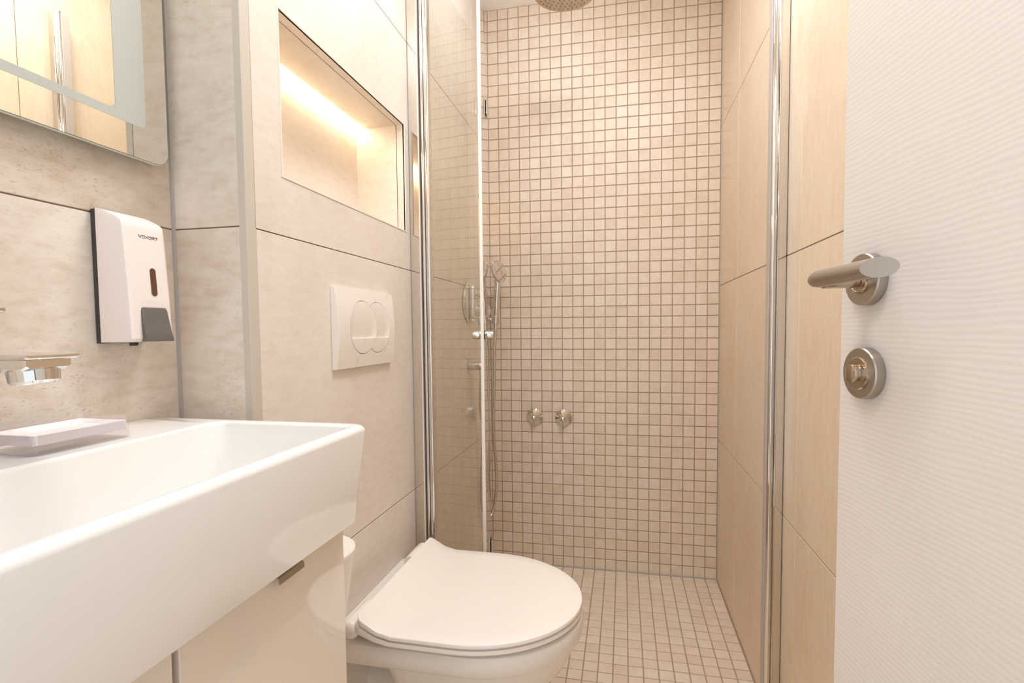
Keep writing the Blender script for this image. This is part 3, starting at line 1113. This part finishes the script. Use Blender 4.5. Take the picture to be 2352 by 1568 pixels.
# level window
bm = new()
pts = []
for cz, a0 in ((1.0815, 0), (1.0515, 180)):
    for k in range(9):
        a = math.radians(a0 + 180 * k / 8)
        zz = cz + 0.0043 * math.sin(a)
        pts.append(Vector((front_x(zz) - 0.0012, 0.5868 + 0.0043 * math.cos(a), zz)))
prism(bm, pts, (0.0018, 0, 0))
o = obj('level_window', bm, 'slot_brown', ds)
o['label'] = 'dark brown level window'
# shallow raised field above the lever
bm = new()
for p_ in (rrect(1.0335, 1.0425, 0.5735, 0.6005, 0.003, 0, 4),):
    prism(bm, [Vector((-0.6398, p.y, p.x)) for p in p_], (0.0010, 0, 0))
obj('raised_field', bm, 'dispenser_white', ds)
# push lever, flaring out at the bottom
bm = new()
rings = []
for z, xf, y0, y1 in ((0.9845, -0.6275, 0.5640, 0.6045), (0.987, -0.6270, 0.5640, 0.6045), (1.000, -0.6305, 0.5640, 0.6042), (1.015, -0.6335, 0.5642, 0.6038), (1.026, -0.6350, 0.5645, 0.6032), (1.0300, -0.6358, 0.5655, 0.6022), (1.0312, -0.6368, 0.5670, 0.6008)):
    rings.append([Vector(p) for p in ((-0.646, y0, z), (-0.646, y1, z), (xf - .0015, y1, z), (xf, y1 - .0018, z), (xf, y0 + .0018, z), (xf - .0015, y0, z))])
loft(bm, rings)
o = obj('push_lever', bm, 'grey_plastic', ds, 28)
o['label'] = 'dark grey push lever'
obj('nozzle', box(new(), (-0.656, 0.560, 0.9790), (-0.648, 0.568, 0.9842), 0.001, 1), 'black_plastic', ds)
# lettering VOXORT in wide strokes
bm = new()
GLY = {'V': [((-0.15, 1), (0.1, 1)), ((0.1, 1), (0.5, 0)), ((0.5, 0), (1.0, 1))],
       'O': [((0.1, 1), (0.9, 1)), ((0.9, 1), (0.9, 0)), ((0.9, 0), (0.1, 0)), ((0.1, 0), (0.1, 1))],
       'X': [((0.05, 1), (0.95, 0)), ((0.05, 0), (0.95, 1))],
       'R': [((0.1, 0), (0.1, 1)), ((0.1, 1), (0.9, 1)), ((0.9, 1), (0.9, .5)), ((0.9, .5), (0.1, .5)), ((0.5, .5), (0.95, 0))],
       'T': [((0.0, 1), (1.0, 1)), ((0.5, 1), (0.5, 0))]}
ty, tz, tw, th = 0.5712, 1.1258, 0.00395, 0.0036
sw = 0.00027
for i, ch in enumerate('VOXORT'):
    oy = ty + i * 0.0049
    for (a, b_), (c, d) in GLY[ch]:
        p = Vector((0, oy + a * tw, tz + b_ * th))
        q_ = Vector((0, oy + c * tw, tz + d * th))
        dv = (q_ - p).normalized()
        nv = Vector((0, -dv.z, dv.y)) * sw
        p -= dv * sw * .8
        q_ += dv * sw * .8
        xx = front_x(tz + th / 2) - 0.0004
        prism(bm, [v_ + Vector((xx, 0, 0)) for v_ in (p + nv, q_ + nv, q_ - nv, p - nv)], (0.0007, 0, 0))
o = obj('lettering', bm, 'ink', ds)
o['label'] = 'small dark lettering VOXORT'

# ------------------------------------------------------------------ mirror
XF = -0.670
mi = thing('wall_mirror', 'large frameless mirror with rounded corner and frosted bands', 'mirror', (XM, 0.25, 1.243))
MY0, MY1, MZ0, MZ1 = -0.06, 0.6485, 1.2415, 1.96


def yz_rrect(x, y0, y1, z0, z1, r, n=8):
    return [Vector((x, p.y, p.x)) for p in rrect(z0, z1, y0, y1, r, 0, n)]


bm = new()
loft(bm, [yz_rrect(XF - 0.005, MY0, MY1, MZ0, MZ1, 0.021), yz_rrect(XF - 0.0006, MY0, MY1, MZ0, MZ1, 0.021), yz_rrect(XF, MY0 + .0006, MY1 - .0006, MZ0 + .0006, MZ1 - .0006, 0.0205)], True, False)
obj('glass_rim', bm, 'glass_edge', mi, 30)
bm = new()
loft(bm, [yz_rrect(XF - 0.0004, MY0 + .0012, MY1 - .0012, MZ0 + .0012, MZ1 - .0012, 0.0198), yz_rrect(XF + 0.0002, MY0 + .0012, MY1 - .0012, MZ0 + .0012, MZ1 - .0012, 0.0198)])
obj('mirror_face', bm, 'mirror_silver', mi)
obj('mirror_case', box(new(), (XM + 0.0006, MY0 + 0.06, MZ0 + 0.045), (XF - 0.005, MY1 - 0.05, MZ1 - 0.045)), 'mirror_case', mi)
# one frosted frame band: narrow along the bottom, broad at the side
bm = new()
def yz_poly(pts):
    prism(bm, [Vector((XF - 0.0002, a_, z_)) for a_, z_ in pts], (0.0007, 0, 0))


yz_poly([(0.0, 1.2865), (0.5688, 1.2865), (0.5688, 1.2985), (0.0, 1.2985)])
yz_poly([(0.5689, 1.2865), (0.606, 1.2865), (0.6095, 1.2880), (0.6120, 1.2910), (0.6128, 1.295), (0.6128, 1.90), (0.5689, 1.90)])
yz_poly([(0.5688, 1.2986), (0.5688, 1.3045), (0.5620, 1.2986)])
o = obj('frosted_band', bm, 'frosted_band', mi)
o['label'] = 'grey-green frosted band'

# ------------------------------------------------------------------ flush plate
fp = thing('flush_plate', 'white dual flush plate with two overlapping round buttons', 'flush plate', (XL, 1.022, 1.002))
FY0, FY1, FZ0, FZ1 = 0.8965, 1.1445, 0.9195, 1.0835
FT = XL + 0.0095


BC = 1.0040
B1Y, B2Y, BR = 0.9955, 1.0610, 0.0560


def arch(bm):
    """the face of the plate is arched: thickest half way up"""
    for v in bm.verts:
        if v.co.x > XL + 0.0045:
            t_ = min(1.0, max(0.0, (v.co.z - FZ0) / (FZ1 - FZ0)))
            v.co.x += 0.0070 * 4 * t_ * (1 - t_)



BM = (B1Y + B2Y) / 2
CA = [math.atan2((FZ1 if sz > 0 else FZ0) - BC, (FY1 if sy > 0 else FY0) - sy * i_ - BM) for i_ in (0.0, 0.0010) for sz in (-1, 1) for sy in (-1, 1)]
ANG = sorted([2 * math.pi * k / 140 - math.pi for k in range(140)] + CA)


def outer(x, ins, bow):
    """plate outline (left and right edges bowed), sampled by angle about the middle of the buttons"""
    y0, y1, z0, z1 = FY0 + ins, FY1 - ins, FZ0 + ins * .25, FZ1 - ins * .25
    pts = []
    for a in ANG:
        c, s_ = math.cos(a), math.sin(a)
        zlim = (z1 - BC) / s_ if s_ > 1e-6 else ((z0 - BC) / s_ if s_ < -1e-6 else 9.0)
        best = zlim
        for _ in range(12):
            t_ = min(1.0, max(0.0, (BC + best * s_ - z0) / (z1 - z0)))
            g = bow * 4 * t_ * (1 - t_)
            ylim = (y1 - g - BM) / c if c > 1e-6 else ((y0 + g - BM) / c if c < -1e-6 else 9.0)
            best = 0.5 * best + 0.5 * min(zlim, ylim)
        best = min(zlim, ylim)
        pts.append(Vector((x, BM + best * c, BC + best * s_)))
    return pts


def union(x, r):
    pts = []
    h = (B2Y - B1Y) / 2
    for a in ANG:
        c, s_ = math.cos(a), math.sin(a)
        d = h * abs(c) + math.sqrt(max(0.0, r * r - (h * s_) ** 2))
        pts.append(Vector((x, BM + d * c, BC + d * s_)))
    return pts


bm = new()
loft(bm, [outer(XL + 0.0004, 0.0, 0.0), outer(XL + 0.004, 0.0, 0.0), outer(FT - 0.0008, 0.0, 0.0), outer(FT, 0.0010, 0.0), union(FT, BR + 0.0012), union(FT - 0.0075, BR + 0.0012)])
arch(bm)
obj('plate', bm, 'white_plastic', fp, 35)


def button(cy, clip=None, nm='button'):
    """round button with a finger hollow that deepens down to a straight lip"""
    bm = new()
    zl = BC - 0.0235
    zs = [BC + BR * math.cos(math.pi * k / 40) for k in range(1, 40)]
    zs = [z for z in zs if z > zl + 0.0008] + [zl + 0.0003, zl - 0.0003] + [z for z in zs if z < zl - 0.0008]
    M = 20
    rowv = []
    for z in zs:
        hw = math.sqrt(max(0.0, BR ** 2 - (z - BC) ** 2))
        y0, y1 = cy - hw, cy + hw
        if clip is not None:
            y0 = max(y0, clip + math.sqrt(max(0.0, (BR + 0.0012) ** 2 - (z - BC) ** 2)))
        if y1 - y0 < 0.0006:
            continue
        row = []
        for k in range(M + 1):
            y = y0 + (y1 - y0) * k / M
            d = 0.0
            if z > zl:
                v = (z - zl) / (BC + BR - zl)
                w = max(0.0, 1 - ((z - BC) ** 2 + (y - cy) ** 2) / BR ** 2)
                d = -0.0050 * (1 - v) ** 1.2 * min(1.0, w * 2.2)
            row.append(bm.verts.new((FT + 0.0004 + d, y, z)))
        rowv.append(row)
    for r0, r1 in zip(rowv[:-1], rowv[1:]):
        for k in range(M):
            bm.faces.new((r0[k], r0[k + 1], r1[k + 1], r1[k]))
    # skirt back into the plate
    rim = rowv[0] + [r[-1] for r in rowv[1:-1]] + rowv[-1][::-1] + [r[0] for r in rowv[-2:0:-1]]
    back = [bm.verts.new((FT - 0.006, v.co.y, v.co.z)) for v in rim]
    for i in range(len(rim)):
        j = (i + 1) % len(rim)
        bm.faces.new((rim[i], rim[j], back[j], back[i]))
    arch(bm)
    return obj(nm, bm, 'white_plastic', fp, 30)


b1 = button(B1Y)
b2_ = button(B2Y, B1Y)

# ------------------------------------------------------------------ toilet
TY = 1.0265
to = thing('toilet', 'white wall-hung toilet with closed slim lid', 'toilet', (XL, TY, 0.12))


def d_outline(xb, xs, xf, hw, rc, n=16, nb=5):
    """D outline seen from above, from the far back corner round the front to the near back corner; list of (x, dy)"""
    pts = []
    for k in range(nb + 1):
        a = math.pi / 2 * k / nb
        pts.append((xb + rc - rc * math.cos(a), hw - rc + rc * math.sin(a)))
    for k in range(1, 7):
        pts.append((xb + rc + (xs - xb - rc) * k / 6, hw))
    for k in range(1, n):
        a = math.pi / 2 * k / n
        pts.append((xs + (xf - xs) * math.sin(a), hw * math.cos(a)))
    half = pts
    return half + [(xf, 0.0)] + [(x, -y) for x, y in reversed(half)]


def ramp_z(x, amp, x0=-0.425, x1=-0.493):
    if x >= x0:
        return 0.0
    t_ = min(1.0, (x0 - x) / (x0 - x1))
    return amp * t_ ** 1.7


def plate_part(name, xb, xs, xf, hw, rc, zt, zb, e, amp_t, amp_b, mat):
    bm = new()
    out = []
    # grid of rows so that the ramp bends the whole plate
    for ins, zz, top in ((e, zb, False), (0.0, zb + e, False), (0.0, zt - e, True), (e * .35, zt - e * .3, True), (e, zt, True), (0.03, zt, True), (0.08, zt, True), (0.13, zt, True)):
        ol = d_outline(xb + ins, xs, xf - ins, hw - ins, max(rc - ins * .5, 0.004))
        out.append([Vector((x, TY + y, zz + ramp_z(x, amp_t if top else amp_b))) for x, y in ol])
    loft(bm, out, True, True)
    bmesh.ops.triangulate(bm, faces=[f for f in bm.faces if len(f.verts) > 4])
    return obj(name, bm, mat, to, 30)


plate_part('lid', -0.493, -0.310, -0.083, 0.1895, 0.012, 0.4300, 0.4195, 0.0032, 0.0315, 0.0260, 'seat_plastic')
plate_part('seat', -0.500, -0.312, -0.0835, 0.1885, 0.014, 0.4175, 0.4070, 0.0030, 0.0260, 0.0180, 'seat_plastic')
for s_ in (-1, 1):
    bm = new()
    lathe(bm, (-0.510, TY + s_ * 0.100, 0.4270), (0, s_, 0), [(0.0165, 0), (0.0175, .004), (0.0180, .078), (0.0160, .084), (0.0110, .0875), (0, .0885)], 28)
    obj('hinge_end', bm, 'seat_plastic', to, 40)
# bowl: rim slab reaching the wall, tapering body below, plate on the wall
XT = XL + 0.0006


def slab(pts_z):
    bm = new()
    out = []
    for ins, z, xf in pts_z:
        ol = d_outline(XT, -0.300, xf, 0.181 - ins, 0.006)
        out.append([Vector((x, TY + y, z)) for x, y in ol])
    loft(bm, out)
    return bm


bm = slab([(0.020, 0.3560, -0.100), (0.006, 0.3580, -0.0885), (0.0015, 0.3640, -0.0840), (0.0, 0.375, -0.0815), (0.0, 0.392, -0.0810), (0.0025, 0.3990, -0.0830), (0.009, 0.4025, -0.0890), (0.03, 0.4030, -0.11)])
obj('rim', bm, 'toilet_ceramic', to, 30)
bm = new()
out = []
for z, xb, xf, hw in ((0.3572, -0.455, -0.092, 0.170), (0.335, -0.450, -0.100, 0.163), (0.300, -0.446, -0.118, 0.150), (0.260, -0.446, -0.150, 0.131), (0.215, -0.450, -0.195, 0.112), (0.175, -0.460, -0.250, 0.100), (0.140, -0.480, -0.330, 0.088), (0.125, -0.490, -0.380, 0.076)):
    xs = xb + (xf - xb) * 0.40
    ol = d_outline(xb, xs, xf, hw, 0.030)
    out.append([Vector((x, TY + y, z)) for x, y in ol])
loft(bm, out)
obj('bowl', bm, 'toilet_ceramic', to, 40)
bm = new()
for s_ in (-1, 1):
    y0, y1 = sorted((TY + s_ * 0.181, TY + s_ * 0.155))
    box(bm, (XT, y0, 0.120), (-0.528, y1, 0.3575), 0.006, 2)
box(bm, (XT, TY - 0.170, 0.118), (-0.546, TY + 0.170, 0.3575), 0.004, 2)
obj('wall_flange', bm, 'toilet_ceramic', to, 40)
bm = new()
cyl(bm, (-0.550, TY, 0.225), (-0.440, TY, 0.225), 0.055, 0, 32)
obj('outlet_neck', bm, 'toilet_ceramic', to, 40)

# ------------------------------------------------------------------ round container hidden behind the vanity
cn = thing('round_container', 'white tapered round container mostly hidden behind the vanity cabinet', 'container', (-0.494, 0.7205, 0.47))
obj('cup', lathe(new(), (-0.494, 0.7205, 0.470), (0, 0, 1), [(0.0, 0), (0.036, 0), (0.039, .003), (0.0615, .160), (0.0620, .163)], 48), 'white_plastic', cn, 40)
obj('top_cover', lathe(new(), (-0.494, 0.7205, 0.6325), (0, 0, 1), [(0.0625, 0), (0.0640, .001), (0.0640, .006), (0.0625, .0075), (0, .0080)], 48), 'white_plastic', cn, 30)
obj('wall_bracket', box(new(), (XL + 0.0004, 0.705, 0.560), (-0.545, 0.736, 0.610), 0.002, 1), 'white_plastic', cn)
